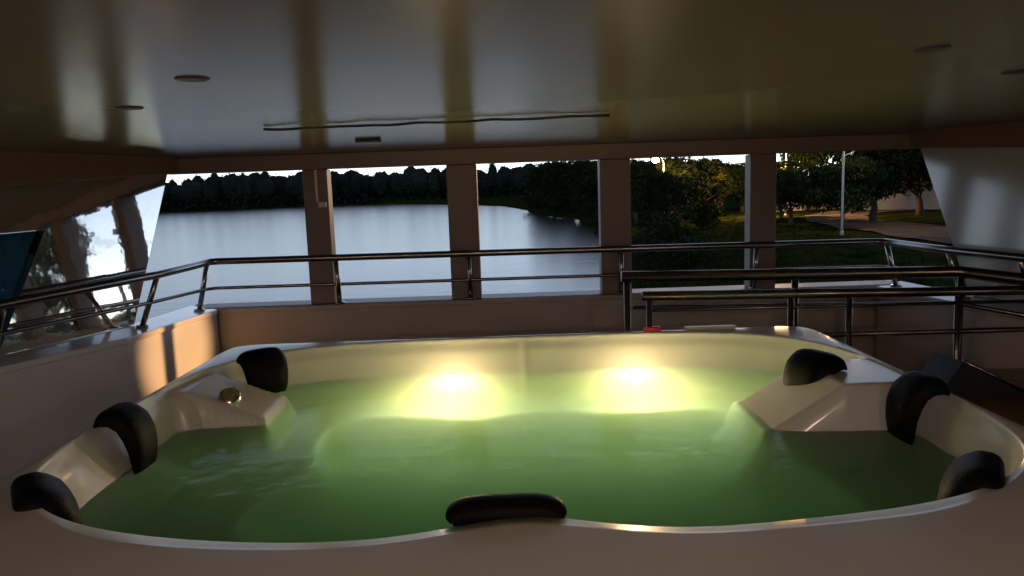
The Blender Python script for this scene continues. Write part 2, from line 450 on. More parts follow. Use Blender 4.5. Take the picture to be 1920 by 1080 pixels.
# sparse trees on the bank abeam (seen mirrored in the left panel)
for (k, x, y, s, lab) in [
 ('thin', 24, 14, .95, "slender tree on the bank abeam of the boat beside the mooring"),
 ('thin', 34, 8, 1.2, "slender taller tree standing inland abeam of the boat"),
 ('bush', 21, 11, 1.1, "bush on the bank abeam of the boat under a slender tree"),
 ('lit', 40, 22, .9, "small leafy tree beyond the road abeam of the boat")]:
    tree(k, x, y, s, lab)

# far wood: one mass of crowns on the other bank
r = random.Random(21); V = []; F = []
segs = []
for i in range(len(FB) - 1): segs.append((Vector(FB[i] + (0,)), Vector(FB[i+1] + (0,))))
for a, b in segs:
    L = (b - a).length; nT = int(L / 5.2)
    for k in range(nT):
        for row in range(3):
            p = a.lerp(b, (k + r.random()) / nT); dd = p.normalized()
            p = p + dd * (4 + row * 9 + r.uniform(-3, 3))
            h = (r.uniform(18.0, 21.8) + (4.0 * noise.noise(Vector((p.x * .02, p.y * .02, 0)))) + (r.random() < .10) * r.uniform(.5, 3.5)) * (.8 + .10 * row)
            rad = r.uniform(3.0, 7.0)
            nl = 190 if p.y > 100 else 30
            o = len(V); zc = RIV + .3 + h * .62
            for a_ in range(5):
                la = -1.2 + a_ * .62
                for b_ in range(9):
                    lo_ = b_ / 9 * 6.283; q_ = .86 + .16 * noise.noise(Vector((p.x + b_ * 1.7, p.y + a_ * 2.1, row)))
                    V.append((p.x + math.cos(la) * math.cos(lo_) * rad * q_, p.y + math.cos(la) * math.sin(lo_) * rad * q_, zc + math.sin(la) * h * .38 * q_))
            for a_ in range(4):
                for b_ in range(9):
                    F.append((o + a_*9 + b_, o + a_*9 + (b_+1) % 9, o + (a_+1)*9 + (b_+1) % 9, o + (a_+1)*9 + b_))
            F.append(tuple(o + 36 + b_ for b_ in range(9)))
            for _ in range(nl):
                d = Vector((r.gauss(0, 1), r.gauss(0, 1), r.gauss(0, 1))).normalized() * r.uniform(.80, 1.03)
                t = r.random()
                c = p + Vector((d.x * rad, d.y * rad, 0)); z = RIV + .3 + h * (.62 + .38 * d.z) if t < .7 else RIV + .2 + h * r.random() * .7
                s_ = r.uniform(.25, .55) * (1.0 if t < .7 else 2.6) * (1 if p.y > 100 else 1.5)
                an = r.uniform(0, 6.28); e = Euler((r.uniform(-.9, .9), r.uniform(-.9, .9), an)).to_matrix()
                o = len(V)
                for q in ((-s_, 0, -s_*.5), (s_, 0, -s_*.5), (s_*.6, 0, s_*.6), (-s_*.6, 0, s_*.6)):
                    w3 = e @ Vector(q); V.append((c.x + w3.x, c.y + w3.y, z + w3.z))
                F.append((o, o+1, o+2, o+3))
# dense undergrowth core so that no water shows between stems
for i, (a, b) in enumerate(segs):
    for k in range(10):
        p = a.lerp(b, k / 10); q = a.lerp(b, (k + 1.02) / 10)
        p = p + p.normalized() * 16; q = q + q.normalized() * 16
        o = len(V); h1 = 13 + 1.5 * noise.noise(p * .03); h2 = 13 + 1.5 * noise.noise(q * .03)
        V += [(p.x, p.y, RIV), (q.x, q.y, RIV), (q.x, q.y, RIV + h2), (p.x, p.y, RIV + h1)]; F.append((o, o+1, o+2, o+3))
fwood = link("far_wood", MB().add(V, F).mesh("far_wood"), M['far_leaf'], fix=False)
fwood["kind"] = "stuff"; fwood["label"] = "dark wood along the far bank of the river"

# ------------------------------------------------------------------ houses, walls, hut on the bank
def house(x, y, wd, dp, h, rz, label, windows, door=None, flat=False):
    o = empty("house", (x, y, land_h(x, y) - .1), rz)
    MB().box((-wd/2, -dp/2, 0), (wd/2, dp/2, h)).build("wall", M['wall_pale'], o)
    ov = .5
    if flat:
        MB().box((-wd/2-ov, -dp/2-ov, h+.003), (wd/2+ov, dp/2+ov, h+.35)).build("roof", M['concrete'], o)
    else:
        rh = 1.6
        a = [(-wd/2-ov, -dp/2-ov, h+.003), (wd/2+ov, -dp/2-ov, h+.003), (wd/2+ov, dp/2+ov, h+.003), (-wd/2-ov, dp/2+ov, h+.003), (-wd/2-ov, 0, h+rh), (wd/2+ov, 0, h+rh)]
        MB().add(a, [(0, 1, 5, 4), (2, 3, 4, 5), (0, 4, 3), (1, 2, 5), (0, 3, 2, 1)]).build("roof", M['roof'], o)
    for (wx, wz, ww, wh) in windows:
        fr = MB()
        for (x0, x1, z0, z1) in ((wx-ww/2-.07, wx+ww/2+.07, wz+wh/2, wz+wh/2+.07), (wx-ww/2-.07, wx+ww/2+.07, wz-wh/2-.07, wz-wh/2), (wx-ww/2-.07, wx-ww/2, wz-wh/2, wz+wh/2), (wx+ww/2, wx+ww/2+.07, wz-wh/2, wz+wh/2)):
            fr.box((x0, -dp/2-.06, z0), (x1, -dp/2+.02, z1))
        wo = fr.build("window", M['white_plastic'], o)
        MB().box((wx-ww/2, -dp/2-.02, wz-wh/2), (wx+ww/2, -dp/2+.01, wz+wh/2)).build("pane", M['pane'], wo)
    if door:
        dx, dw, dh = door
        d = MB().box((dx-dw/2, -dp/2-.05, .05), (dx+dw/2, -dp/2+.01, dh)).build("door", M['wall_pale'], o)
        MB().tube([(dx+dw/2-.1, -dp/2-.1, 1.0), (dx+dw/2-.1, -dp/2-.04, 1.0)], .03, 6).build("handle", M['steel'], d)
    return tag(o, label, "house", "houses along the road")
house(53, 99, 15, 7, 3.6, R(-28), "low pale house half hidden by trees at the far right", [(-5, 1.7, 1.4, 1.2), (4.5, 1.7, 1.4, 1.2)], (.3, 1.2, 2.2))
house(50, 122, 12, 7, 4.2, R(-20), "low flat roofed building behind the tan garden wall", [(-3.5, 2.2, 1.3, 1.1), (2.5, 2.2, 1.3, 1.1)], None, True)
o = empty("hut", (28.4, 104, land_h(28.4, 104)), R(-15))
MB().box((-1.2, -1, 0), (1.2, 1, 4.0)).build("wall", M['bark'], o)
MB().add([(-1.35, -1.3, 3.3), (1.35, -1.3, 3.1), (1.35, .1, 4.6), (-1.35, .1, 4.9), (-1.35, -1.3, 3.22), (1.35, -1.3, 3.02), (1.35, .1, 4.52), (-1.35, .1, 4.82)],
         [(0, 1, 2, 3), (7, 6, 5, 4), (0, 4, 5, 1), (1, 5, 6, 2), (2, 6, 7, 3), (3, 7, 4, 0)]).build("roof", M['white_plastic'], o)
tag(o, "small hut with a pale tilted roof among the trees in the fourth window", "hut")

gw = empty("garden_wall", (47.0, 109, land_h(47, 109)), R(-12))
MB().box((-3.6, -.12, -.3), (3.6, .12, 1.25)).build("wall_panel", M['wall_tan'], gw)
MB().box((-3.7, -.17, 1.253), (3.7, .17, 1.36)).build("coping", M['concrete'], gw)
MB().box((-3.98, -.2, -.3), (-3.64, .2, 1.55)).build("pillar", M['concrete'], gw)
tag(gw, "low tan garden wall lit orange by the street lamp behind the white pole", "wall")
gg = empty("fence", (39.6, 106, land_h(39.6, 106)), R(-5))
for k in range(14):
    MB().box((-2.8 + k*.42, -.03, 0), (-2.8 + k*.42 + .36, .03, 1.3)).build("board", M['concrete'], gg)
for z in (.3, 1.05):
    MB().box((-2.9, .035, z), (3.05, .09, z+.09)).build("rail", M['concrete'], gg)
tag(gg, "grey board fence between the round tree and the tan wall", "fence")

# ------------------------------------------------------------------ street lamps (lit)
def street_lamp(x, y, h, arm, az, col, watt, label, head_m):
    z = land_h(x, y)
    o = empty("street_lamp", (x, y, z), az)
    MB().tube([(0, 0, -.3), (0, 0, h*.5), (0, 0, h)], [.10, .085, .06], 12).build("pole", M['pole'], o, smooth=True)
    MB().tube([(0, 0, -.05), (0, 0, .35)], [.17, .13], 12).build("base", M['concrete'], o, smooth=True)
    MB().tube([(0, 0, h-.1), (arm*.4, 0, h+.45), (arm, 0, h+.5)], [.045, .04, .035], 8).build("arm", M['pole'], o, smooth=True)
    hd = MB().box((arm-.1, -.13, h+.44), (arm+.62, .13, h+.60)).build("lamp_head", M['pole'], o, bevel=.04)
    gv = []; gf = []
    for a_ in range(9):
        la = -math.pi/2 + math.pi * a_ / 8
        for b_ in range(14):
            lo_ = 2 * math.pi * b_ / 14
            gv.append((arm + .27 + math.cos(la) * math.cos(lo_) * .34, math.cos(la) * math.sin(lo_) * .34, h + .16 + math.sin(la) * .27))
    for a_ in range(8):
        for b_ in range(14):
            gf.append((a_*14 + b_, a_*14 + (b_+1) % 14, (a_+1)*14 + (b_+1) % 14, (a_+1)*14 + b_))
    MB().add(gv, gf).build("lamp_glass", head_m, hd, smooth=True)
    ld = bpy.data.lights.new("lamp_light", 'POINT'); ld.energy = watt; ld.color = col; ld.shadow_soft_size = .15
    lo = bpy.data.objects.new("lamp_light", ld); COL.objects.link(lo); lo.parent = o; lo.location = (arm+.27, 0, h-.35)
    return tag(o, label, "street lamp", "street lamps along the road")
street_lamp(32.6, 88.5, 8.0, 1.2, R(200), (1, .52, .16), 6500, "sodium street lamp above the yellow lit tree", M['sodium'])
street_lamp(15.9, 77, 7.0, .7, R(200), (1, .66, .28), 650, "lit sodium lamp shining between the trees in the fourth window", M['sodium'])
sl = street_lamp(26.0, 58.5, 8.2, 1.6, R(25), (1, .80, .58), 180, "white street lamp pole standing alone beside the road", M['sodium'])
MB().tube([(.05, 0, 6.15), (.75, -.1, 6.35)], .025, 8).build("bracket", M['pole'], sl)
bx = MB().tube([(.7, -.1, 6.2), (1.15, -.12, 6.75)], [.10, .07], 10).build("floodlight", M['white_plastic'], sl, smooth=True)
# utility pole with wires abeam (mirrored in the left panel)
up_ = empty("utility_pole", (27, 11, land_h(27, 11)))
MB().tube([(0, 0, -.3), (0, 0, 9)], [.16, .11], 10).build("pole", M['bark'], up_, smooth=True)
MB().box((-.06, -1, 8.3), (.06, 1, 8.42)).build("crossarm", M['bark'], up_)
for k in (-.9, 0, .9):
    MB().tube([(0, k, 8.5)] + [(t*4.0, k + t*6, 8.5 - 1.2*math.sin(math.pi*t/8)) for t in range(1, 9)], .02, 5).build("wire", M['dark'], up_)
tag(up_, "utility pole carrying three wires on the bank abeam of the boat", "utility pole")

# ================================================================== THE BOAT
CEIL = 1.765
def mir(p): return (.46 - p[0],) + tuple(p[1:])
# deck floor
mb = MB(); mb.box((-3.3, -3.0, -.12), (3.8, 5.15, 0))
struct(mb.build("deck_floor", M['deck']), "dark deck floor round the hot tub")
# ceiling
mb = MB(); mb.box((-3.3, -3.0, CEIL), (3.8, 5.2, CEIL + .12))
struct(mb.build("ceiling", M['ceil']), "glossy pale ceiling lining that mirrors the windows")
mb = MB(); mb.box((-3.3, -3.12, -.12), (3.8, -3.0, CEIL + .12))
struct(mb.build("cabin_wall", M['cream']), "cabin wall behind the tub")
# cabin warm downlights behind the viewpoint + dark recessed ones ahead
def downlight(x, y, lit, label):
    o = empty("downlight", (x, y, CEIL))
    ring = MB(); n = 24
    v = []; f = []
    for k in range(n):
        a = 2*math.pi*k/n
        for (rr, zz) in ((.028, .0), (.037, -.001), (.033, -.003), (.026, -.002)):
            v.append((math.cos(a)*rr, math.sin(a)*rr, zz))
    for k in range(n):
        for j in range(4):
            f.append((k*4+j, k*4+(j+1) % 4, ((k+1) % n)*4+(j+1) % 4, ((k+1) % n)*4+j))
    ring.add(v, f).build("ring", M['recess'] if not lit else M['white_plastic'], o, smooth=True)
    MB().tube([(0, 0, -.001), (0, 0, -.003)], .027, 20).build("lens", M['warm_lamp'] if lit else M['recess'], o)
    if lit:
        ld = bpy.data.lights.new("lamp_light", 'POINT'); ld.energy = lit; ld.color = (1, .72, .56); ld.shadow_soft_size = .05
        lo = bpy.data.objects.new("lamp_light", ld); COL.objects.link(lo); lo.parent = o; lo.location = (0, 0, -.08)
    return tag(o, label, "downlight", "downlights set in the ceiling")
downlight(-.69, 1.70, 0, "dark recessed downlight in the ceiling left, nearer of the two")
downlight(-1.07, 2.18, 0, "dark recessed downlight in the ceiling left, farther of the two")
downlight(.91, 1.64, 0, "dark recessed downlight in the ceiling right, nearer of the two")
downlight(1.38, 2.07, 0, "dark recessed downlight in the ceiling far right, farther of the two")
downlight(.06, -.45, 9.0, "lit warm downlight in the ceiling just behind the tub, nearest the middle")
downlight(-1.3, -1.7, 8.0, "lit warm downlight in the ceiling by the cabin wall, left of two")
downlight(1.5, -1.7, 8.0, "lit warm downlight in the ceiling by the cabin wall, right of two")

# front window frame: lintel, mullions
wf = empty("window_frame", (.23, 4.95, .78))
def wpart(name, mb, m, **k):
    o = mb.build(name, m, wf, **k); o.location = -wf.location; return o
wpart("lintel", MB().box((-2.24, 4.88, 1.667), (2.72, 5.03, CEIL - .003)), M['cream'])
for (a, b) in ((-1.335, -1.175), (-.40, -.205), (.595, .795), (1.575, 1.745)):
    mo = wpart("mullion", MB().box((a, 4.90, .784), (b, 5.02, 1.664)), M['cream'], bevel=.006)
    if a < -1:
        c = MB().box((-1.250, 4.880, 1.455), (-1.235, 4.897, 1.664)).build("conduit", M['white_plastic'], mo)
        j = MB().box((-1.235, 4.868, 1.42), (-1.185, 4.897, 1.455)).build("junction_box", M['white_plastic'], mo, bevel=.004)
wpart("sill", MB().box((-2.1, 4.90, .7835), (2.58, 5.10, .7838)), M['cream'])
tag(wf, "brownish frame of the five open bow windows with four mullions", "window frame")

# bulwarks with cap ledge
def bulwark(inner, outer, label, m, z=.78):
    """inner, outer: matching plan polylines"""
    o = empty("bulwark", (inner[0][0], inner[0][1], 0))
    n = len(inner)
    v = []; f = []
    for (x, y) in inner: v += [(x, y, 0), (x, y, z - .035)]
    for (x, y) in outer: v += [(x, y, -3.2), (x, y, z - .035)]
    for i in range(n - 1):
        f.append((2*i, 2*i+2, 2*i+3, 2*i+1)); k = 2*n
        f.append((k+2*i, k+2*i+1, k+2*i+3, k+2*i+2))
        f.append((2*i+1, 2*i+3, k+2*i+3, k+2*i+1))
    p = MB().add(v, f).build("bulwark_panel", m, o); p.location = -o.location
    v = []; f = []
    for (a, b) in zip(inner, outer):
        d = (Vector(b) - Vector(a)).normalized() * .02
        a2 = (a[0] - d.x, a[1] - d.y); b2 = (b[0] + d.x, b[1] + d.y)
        v += [a2 + (z - .034,), b2 + (z - .034,), b2 + (z,), a2 + (z,)]
    for i in range(n - 1):
        for j in range(4):
            f.append((4*i+j, 4*i+(j+1) % 4, 4*i+4+(j+1) % 4, 4*i+4+j))
    f += [(0, 1, 2, 3), (4*n-1, 4*n-2, 4*n-3, 4*n-4)]
    c = MB().add(v, f).build("ledge", m, o, bevel=.008); c.location = -o.location
    return tag(o, label, "bulwark", "bulwarks round the bow deck")
LI = [(-1.952, 4.868), (-2.07, 3.93), (-2.33, 3.32), (-2.62, 2.5), (-2.85, 1.4), (-2.95, -2.95)]
LO = [(-2.19, 5.06), (-2.27, 4.17), (-2.56, 3.40), (-2.84, 2.5), (-3.05, 1.4), (-3.15, -2.95)]
bulwark(LI, LO, "left bulwark with a pale sill ledge under the slanted white panel", M['bulwark_grey'])
bulwark([mir(p) for p in LI], [mir(p) for p in LO], "right bulwark with a ledge beside the stair rails", M['bulwark'])
bulwark([(-1.949, 4.89), (2.409, 4.89)], [(-2.19, 5.12), (2.65, 5.12)], "front bulwark under the bow windows behind the tub", M['bulwark'])

# slanted side panels with the window behind them
def side_panel(sg, label):
    o = empty("side_panel", (-2.22 if sg < 0 else 2.68, 4.4, .78))
    hd = Vector((-.3, -.954, 0)); nin = Vector((.954 * math.cos(.087), -.3 * math.cos(.087), math.sin(.087)))
    base = Vector((-2.225, 4.33, .785))
    upv = hd.cross(nin).normalized()
    if upv.z < 0: upv = -upv
    def q(s, z):      # s metres aft of the front bottom corner, height z
        t = (z - base.z) / upv.z
        p = base + upv * t + hd * s
        return p
    def fm(p): return Vector(p) if sg < 0 else Vector((.46 - p[0], p[1], p[2]))
    poly = [q(-.47, 1.672), q(0, .785), q(.84, .785), q(.84, .80), q(.47, 1.372), q(2.6, 1.33), q(3.0, .785), q(7.4, .785), q(7.4, 1.40), q(3.2, 1.44)]
    off = nin * -.06
    p = MB().prism([fm(a) for a in poly], off if sg < 0 else Vector((-off.x, off.y, off.z))).build("panel", M['mirror'] if sg < 0 else M['gloss_white'], o); p.location = -o.location
    pn = [q(.845, .79), q(.475, 1.37), q(2.6, 1.328), q(2.99, .79)]
    off3 = nin * -.008
    p = MB().prism([fm(a - nin * .025) for a in pn], off3 if sg < 0 else Vector((-off3.x, off3.y, off3.z))).build("window_pane", M['tinted'], o); p.location = -o.location
    # valance between panel and ceiling
    va = [q(-.50, 1.668), q(3.2, 1.437), q(7.4, 1.397), q(7.4, CEIL - .004), q(-.50, CEIL - .004)]
    off2 = nin * .05
    va = [a + nin * .004 for a in va]
    p = MB().prism([fm(a) for a in va], off2 if sg < 0 else Vector((-off2.x, off2.y, off2.z))).build("valance", M['brown_trim'], o); p.location = -o.location
    return tag(o, label, "wall panel", "slanted side panels")
side_panel(-1, "left glossy white side panel with a slanted front edge mirroring rippled sky and branches")
side_panel(1, "right glossy grey side panel with a slanted front edge mirroring the far trees")

# cable on the ceiling
pts = [(-.93 + 1.31 * t / 40, 2.92 - .11 * t / 40 + .018 * noise.noise(Vector((t * .35, 0, 0))) + .01 * math.sin(t * .9), CEIL - .008 - .004 * abs(math.sin(t * .35))) for t in range(41)]
tag(MB().tube(pts, .005, 8).build("cable", M['dark'], smooth=True), "thin dark cable running across the glossy ceiling", "cable")
tag(MB().box((-.74, 3.70, CEIL - .016), (-.62, 3.76, CEIL - .001)).build("ceiling_mark", M['dark'], bevel=.004), "small dark fitting on the ceiling behind the cable", "mark")  # small flat dark box against the ceiling

# ------------------------------------------------------------------ bow rail
def rail_obj(label, cat="handrail", group="handrails on the bow deck"):
    o = empty("handrail"); return tag(o, label, cat, group)
br = rail_obj("long steel bow rail on the ledge in front of the windows")
top = [(-2.60, 2.4, 1.04), (-2.30, 3.33, 1.06), (-2.0, 4.2, 1.085), (-1.955, 4.60, 1.093), (-1.955, 4.82, 1.096), (-1.90, 4.845, 1.096), (.23, 4.845, 1.088), (2.36, 4.845, 1.075), (2.42, 4.82, 1.075), (2.425, 4.60, 1.074), (2.46, 4.2, 1.07), (2.74, 3.33, 1.05), (3.04, 2.4, 1.03)]
MB().tube(top, .022, 12).build("top_rail", M['steel'], br, smooth=True)
midr = [(-2.66, 2.4, .90), (-2.39, 3.33, .915), (-2.07, 4.2, .925), (-1.99, 4.82, .918), (-1.94, 4.87, .918), (.23, 4.87, .913), (2.40, 4.87, .908), (2.45, 4.82, .908), (2.53, 4.2, .92), (2.84, 3.33, .91), (3.1, 2.4, .9)]
MB().tube(midr, .011, 8).build("mid_rail", M['steel'], br, smooth=True)
for a, b in (((-1.955, 4.79, 1.09), (-2.04, 4.81, .781)), ((-2.0, 4.2, 1.08), (-2.14, 4.25, .781)), ((-2.30, 3.33, 1.055), (-2.52, 3.56, .781)),
             ((-1.14, 4.847, 1.08), (-1.14, 4.884, .785)), ((-.275, 4.847, 1.08), (-.275, 4.884, .785)), ((.72, 4.847, 1.08), (.72, 4.884, .785)), ((1.60, 4.847, 1.08), (1.60, 4.884, .785)),
             ((2.42, 4.79, 1.07), (2.50, 4.81, .781)), ((2.47, 4.2, 1.07), (2.60, 4.25, .781)), ((2.60, 3.8, 1.06), (2.78, 3.9, .781)), ((2.74, 3.33, 1.05), (2.98, 3.56, .781))):
    MB().tube([a, b], .016, 10).build("post", M['steel'], br, smooth=True)
    MB().tube([(b[0], b[1], b[2] + .001), (b[0], b[1], b[2] + .012)], .034, 12).build("foot_plate", M['steel'], br, smooth=True)

# stair guards on the right
sa = rail_obj("thick steel stair guard rail, the farther one behind the tub")
MB().tube([(.60, 4.05, 1.0), (2.44, 4.05, .965), (2.50, 3.98, .96), (2.66, 3.4, .955), (2.80, 2.8, .95)], .031, 12).build("top_rail", M['dark_steel'], sa, smooth=True)
MB().tube([(.66, 4.05, .83), (2.44, 4.05, .79), (2.62, 3.4, .78)], .012, 8).build("mid_rail", M['dark_steel'], sa, smooth=True)
for x, zt in ((.63, 1.0), (1.55, .98), (2.46, .965)):
    MB().tube([(x, 4.05, zt - .01), (x, 4.05, .0)], .019, 10).build("post", M['dark_steel'], sa, smooth=True)
sb = rail_obj("steel stair guard rail with two lower bars, the nearer one behind the tub")
MB().tube([(.655, 3.72, .94), (2.62, 3.72, .90), (3.0, 3.72, .89)], .024, 12).build("top_rail", M['dark_steel'], sb, smooth=True)
MB().tube([(.70, 3.72, .865), (2.6, 3.72, .845)], .009, 8).build("mid_rail", M['dark_steel'], sb, smooth=True)
MB().tube([(1.40, 3.72, .71), (2.62, 3.72, .70), (3.0, 3.72, .70)], .014, 8).build("lower_rail", M['dark_steel'], sb, smooth=True)
for x in (.69, 1.405, 1.70, 2.25):
    MB().tube([(x, 3.72, .93), (x, 3.72, .0)], .016, 10).build("post", M['dark_steel'], sb, smooth=True)

# stairwell bench/platform and lamp on the right
pf = empty("platform", (2.1, 2.6, 0))
MB().box((-.62, -1.6, 0), (.62, 1.1, .47)).build("side_board", M['wood'], pf)
MB().box((-.64, -1.62, .473), (.64, 1.12, .50)).build("top_board", M['wood'], pf, bevel=.006)
tag(pf, "brown wooden platform beside the tub next to the stair rails", "platform")
st = empty("stair_shade", (2.03, 3.35, .503), 0)
MB().prism([(-.14, -.1, 0), (.27, -.1, 0), (-.03, -.1, .16)], (0, .22, 0)).build("shade_block", M['dark'], st)  # dark prism standing in for the shade of the stair opening
MB().tube([(-.03, -.105, .165), (.275, -.105, .005)], .008, 8).build("edge_trim", M['steel'], st, smooth=True)
tag(st, "dark triangular stair cover with a steel edge, standing in for the shade in the stair opening", "block")
sp = empty("step_light", (1.95, 3.93, .40))
MB().box((-.03, -.05, -.04), (.02, .05, .04)).build("housing", M['white_plastic'], sp, bevel=.006)
MB().box((-.034, -.04, -.03), (-.031, .04, .03)).build("lens", M['warm_lamp'], sp)
MB().tube([(0, 0, -.40), (0, 0, -.041)], .012, 8).build("stem", M['steel'], sp)
ld = bpy.data.lights.new("lamp_light", 'SPOT'); ld.energy = 330; ld.color = (1, .55, .22); ld.shadow_soft_size = .012; ld.spot_size = R(13); ld.spot_blend = .75
lo = bpy.data.objects.new("lamp_light", ld); COL.objects.link(lo); lo.parent = sp; lo.location = (-.05, 0, .01)
lo.rotation_euler = (Vector((-2.0, 4.40, .60)) - Vector((1.9, 3.93, .41))).to_track_quat('-Z', 'Y').to_euler()
tag(sp, "small warm step light on the stairs behind the tub", "lamp")

# ================================================================== HOT TUB
TC = (.03, 2.30)
WATER = .65
def sup(th, a, bf, bn, n_f, n_n):
    c, s_ = math.cos(th), math.sin(th)
    b = bf if s_ > 0 else bn; n = n_f if s_ > 0 else n_n
    return 1.0 / ((abs(c) / a) ** n + (abs(s_) / b) ** n) ** (1.0 / n)
def r_out(th): return sup(th, 1.385, 1.245, 1.30, 26, 14)
def r_in(th):
    s_ = math.sin(th)
    r = sup(th, 1.335, 1.165, .865, 4.2, 3.0)
    x = r * math.cos(th)
    if s_ < 0:
        r -= (.10 * math.exp(-((x + .02) / .25) ** 2) + .035 * smooth(.1, .7, x)) * -s_       # headrest bulge at the near edge
    else:
        r -= .012 * math.exp(-((x - .02) / .018) ** 2)              # moulded crease in the far wall
    return r
def ad(th, c, wd):
    d = (th - c + math.pi) % (2 * math.pi) - math.pi
    return math.exp(-(d / wd) ** 2)
def wall_run(th):      # horizontal run of the inner wall from crest to bench
    return .12 + .02 * ad(th, R(2), .33) + .06 * ad(th, R(180), .35) + .05 * ad(th, R(90), .9) + .10 * ad(th, R(-90), .6)
def bench_r(th, ri):
    k = ri - wall_run(th)
    return k - (.36 + .05 * math.sin(th * 7 + .8) + .05 * math.sin(th * 3)) * (1 - .35 * ad(th, R(0), .5))
NT = 640
prof_rim = 12; prof_wall = 40; prof_bench = 22; prof_drop = 10; prof_floor = 8
def smax(a, b, k=.025):
    d = max(k - abs(a - b), 0.0) / k
    return max(a, b) + d * d * k * .25
def wedge(x, y, z):
    # right seat divider, sloping down from the corner headrest into the water
    k = smooth(2.88, 2.82, y) * smooth(2.36, 2.47, y) * smooth(.79, .85, x)
    pl = .80 - max(0, 1.12 - x) * .62
    h = z
    if k > 0: h = smax(z, z + (pl - z) * k if pl > z else z) if pl > z - .03 else z
    # left ledge with the control knob
    k = smooth(3.08, 3.02, y) * smooth(2.66, 2.73, y) * smooth(-.90, -.95, x)
    pl = .785 - max(0, x + 1.24) * .38
    if k > 0 and pl > h - .03: h = smax(h, h + (pl - h) * k if pl > h else h)
    return min(h, .806)
v = []; rows = None
for i in range(NT):
    th = 2 * math.pi * i / NT
    c, s_ = math.cos(th), math.sin(th)
    ro, ri = r_out(th), r_in(th)
    ro = max(ro, ri + .04)
    run = wall_run(th); rb = bench_r(th, ri)
    P = [(ro - .03, .03), (ro - .01, .4), (ro - .004, .74), (ro, .765), (ro - .003, .785), (ro - .012, .797), (ro - .03, .80)]
    for k in range(1, prof_rim + 1):
        t = k / prof_rim; P.append((ro - .03 + (ri + .012 - ro + .03) * t, .80 + .004 * math.sin(math.pi * t)))
    for k in range(1, prof_wall + 1):
        t = k / prof_wall
        zz = .80 - (.80 - .40) * t
        # rounded lip at the top, fillet at the bottom
        rr = ri + .012 - (run + .012) * (t ** 1.25 * .75 + .25 * smooth(0, .15, t) * t ** .5)
        P.append((rr, zz))
    r_w = P[-1][0]
    for k in range(1, prof_bench + 1):
        t = k / prof_bench; P.append((r_w + (rb - r_w) * t, .40 - .03 * math.sin(math.pi * min(1, t * 1.1)) - .0 * t))
    for k in range(1, prof_drop + 1):
        t = k / prof_drop; P.append((rb - .10 * t, .40 - .18 * smooth(0, 1, t)))
    r_f = rb - .10
    for k in range(1, prof_floor + 1):
        t = k / prof_floor; P.append((r_f * (1 - t * .97), .22 - .01 * t))
    rows = len(P)
    for j, (rr, zz) in enumerate(P):
        x, y = TC[0] + rr * c, TC[1] + rr * s_
        if j > 7 + prof_rim - 4: zz = wedge(x, y, zz)
        v.append((x, y, zz))
f = []
for i in range(NT):
    i2 = (i + 1) % NT
    for j in range(rows - 1):
        f.append((i*rows+j, i*rows+j+1, i2*rows+j+1, i2*rows+j))
f.append(tuple(i*rows + rows - 1 for i in range(NT)))
tub = empty("hot_tub", (TC[0], TC[1], 0))
def tpart(name, mb, m, **k):
    o = mb.build(name, m, tub, **k); o.location = o.location - tub.location; return o
shell = tpart("tub_shell", MB().add(v, f), M['acrylic'], smooth=True)
tag(tub, "large white hot tub filled with glowing green water", "hot tub")

# moulded seam in the far wall
# tub water: closed body
v = []; f = []
for i in range(NT):
    th = 2 * math.pi * i / NT; rr = min(r_in(th) + .02, r_out(th) - .02)
    v += [(TC[0] + rr * math.cos(th), TC[1] + rr * math.sin(th), .045), (TC[0] + rr * math.cos(th), TC[1] + rr * math.sin(th), WATER)]
for i in range(NT):
    i2 = (i + 1) % NT; f.append((2*i, 2*i2, 2*i2+1, 2*i+1))
f.append(tuple(2*i for i in range(NT-1, -1, -1))); f.append(tuple(2*i+1 for i in range(NT)))
tw = MB().add(v, f).build("tub_water", M['tub_water'])
struct(tw, "green lit water filling the hot tub")

# underwater lamps on the far wall
for x in (-.285, .55):
    yw = TC[1] + 1.076
    l = empty("underwater_light"); l.parent = tub; l.location = Vector((x, yw, .59)) - tub.location
    l.rotation_euler = (R(-23), 0, 0)
    vv = []; ff = []; n = 20
    for k in range(n):
        a = 2*math.pi*k/n
        for (rr, yy) in ((.055, -.003), (.058, -.001), (.058, .06), (.054, -.001)): vv.append((math.cos(a)*rr, yy, math.sin(a)*rr))
    for k in range(n):
        for j in range(3): ff.append((k*4+j, k*4+j+1, ((k+1) % n)*4+j+1, ((k+1) % n)*4+j))
        ff.append((k*4, k*4+3, ((k+1) % n)*4+3, ((k+1) % n)*4))
    MB().add(vv, ff).build("lamp_ring", M['acrylic'], l, smooth=True)
    MB().tube([(0, -.002, 0), (0, -.005, 0)], .055, 20).build("lens", M['lens'], l)
    ld = bpy.data.lights.new("lamp_light", 'POINT'); ld.energy = 3.2; ld.color = (1, .70, .34); ld.shadow_soft_size = .05
    lo = bpy.data.objects.new("lamp_light", ld); COL.objects.link(lo); lo.parent = l; lo.location = (0, -.13, -.01)
    ld = bpy.data.lights.new("lamp_beam", 'SPOT'); ld.energy = 44.0; ld.color = (1, .69, .32); ld.shadow_soft_size = .05; ld.spot_size = R(140); ld.spot_blend = .9
    lo = bpy.data.objects.new("lamp_beam", ld); COL.objects.link(lo); lo.parent = l; lo.location = (0, -.07, 0); lo.rotation_euler = (R(-72), 0, 0)
# diverter knob on the left ledge
kb = tpart("diverter_knob", MB().tube([(0, 0, 0), (0, 0, .018), (0, 0, .03)], [.042, .042, .034], 24), M['chrome'], smooth=False, bevel=.004)
kb.location = Vector((-1.10, 2.80, .735)) - tub.location
kb.rotation_euler = (R(40), R(25), 0)

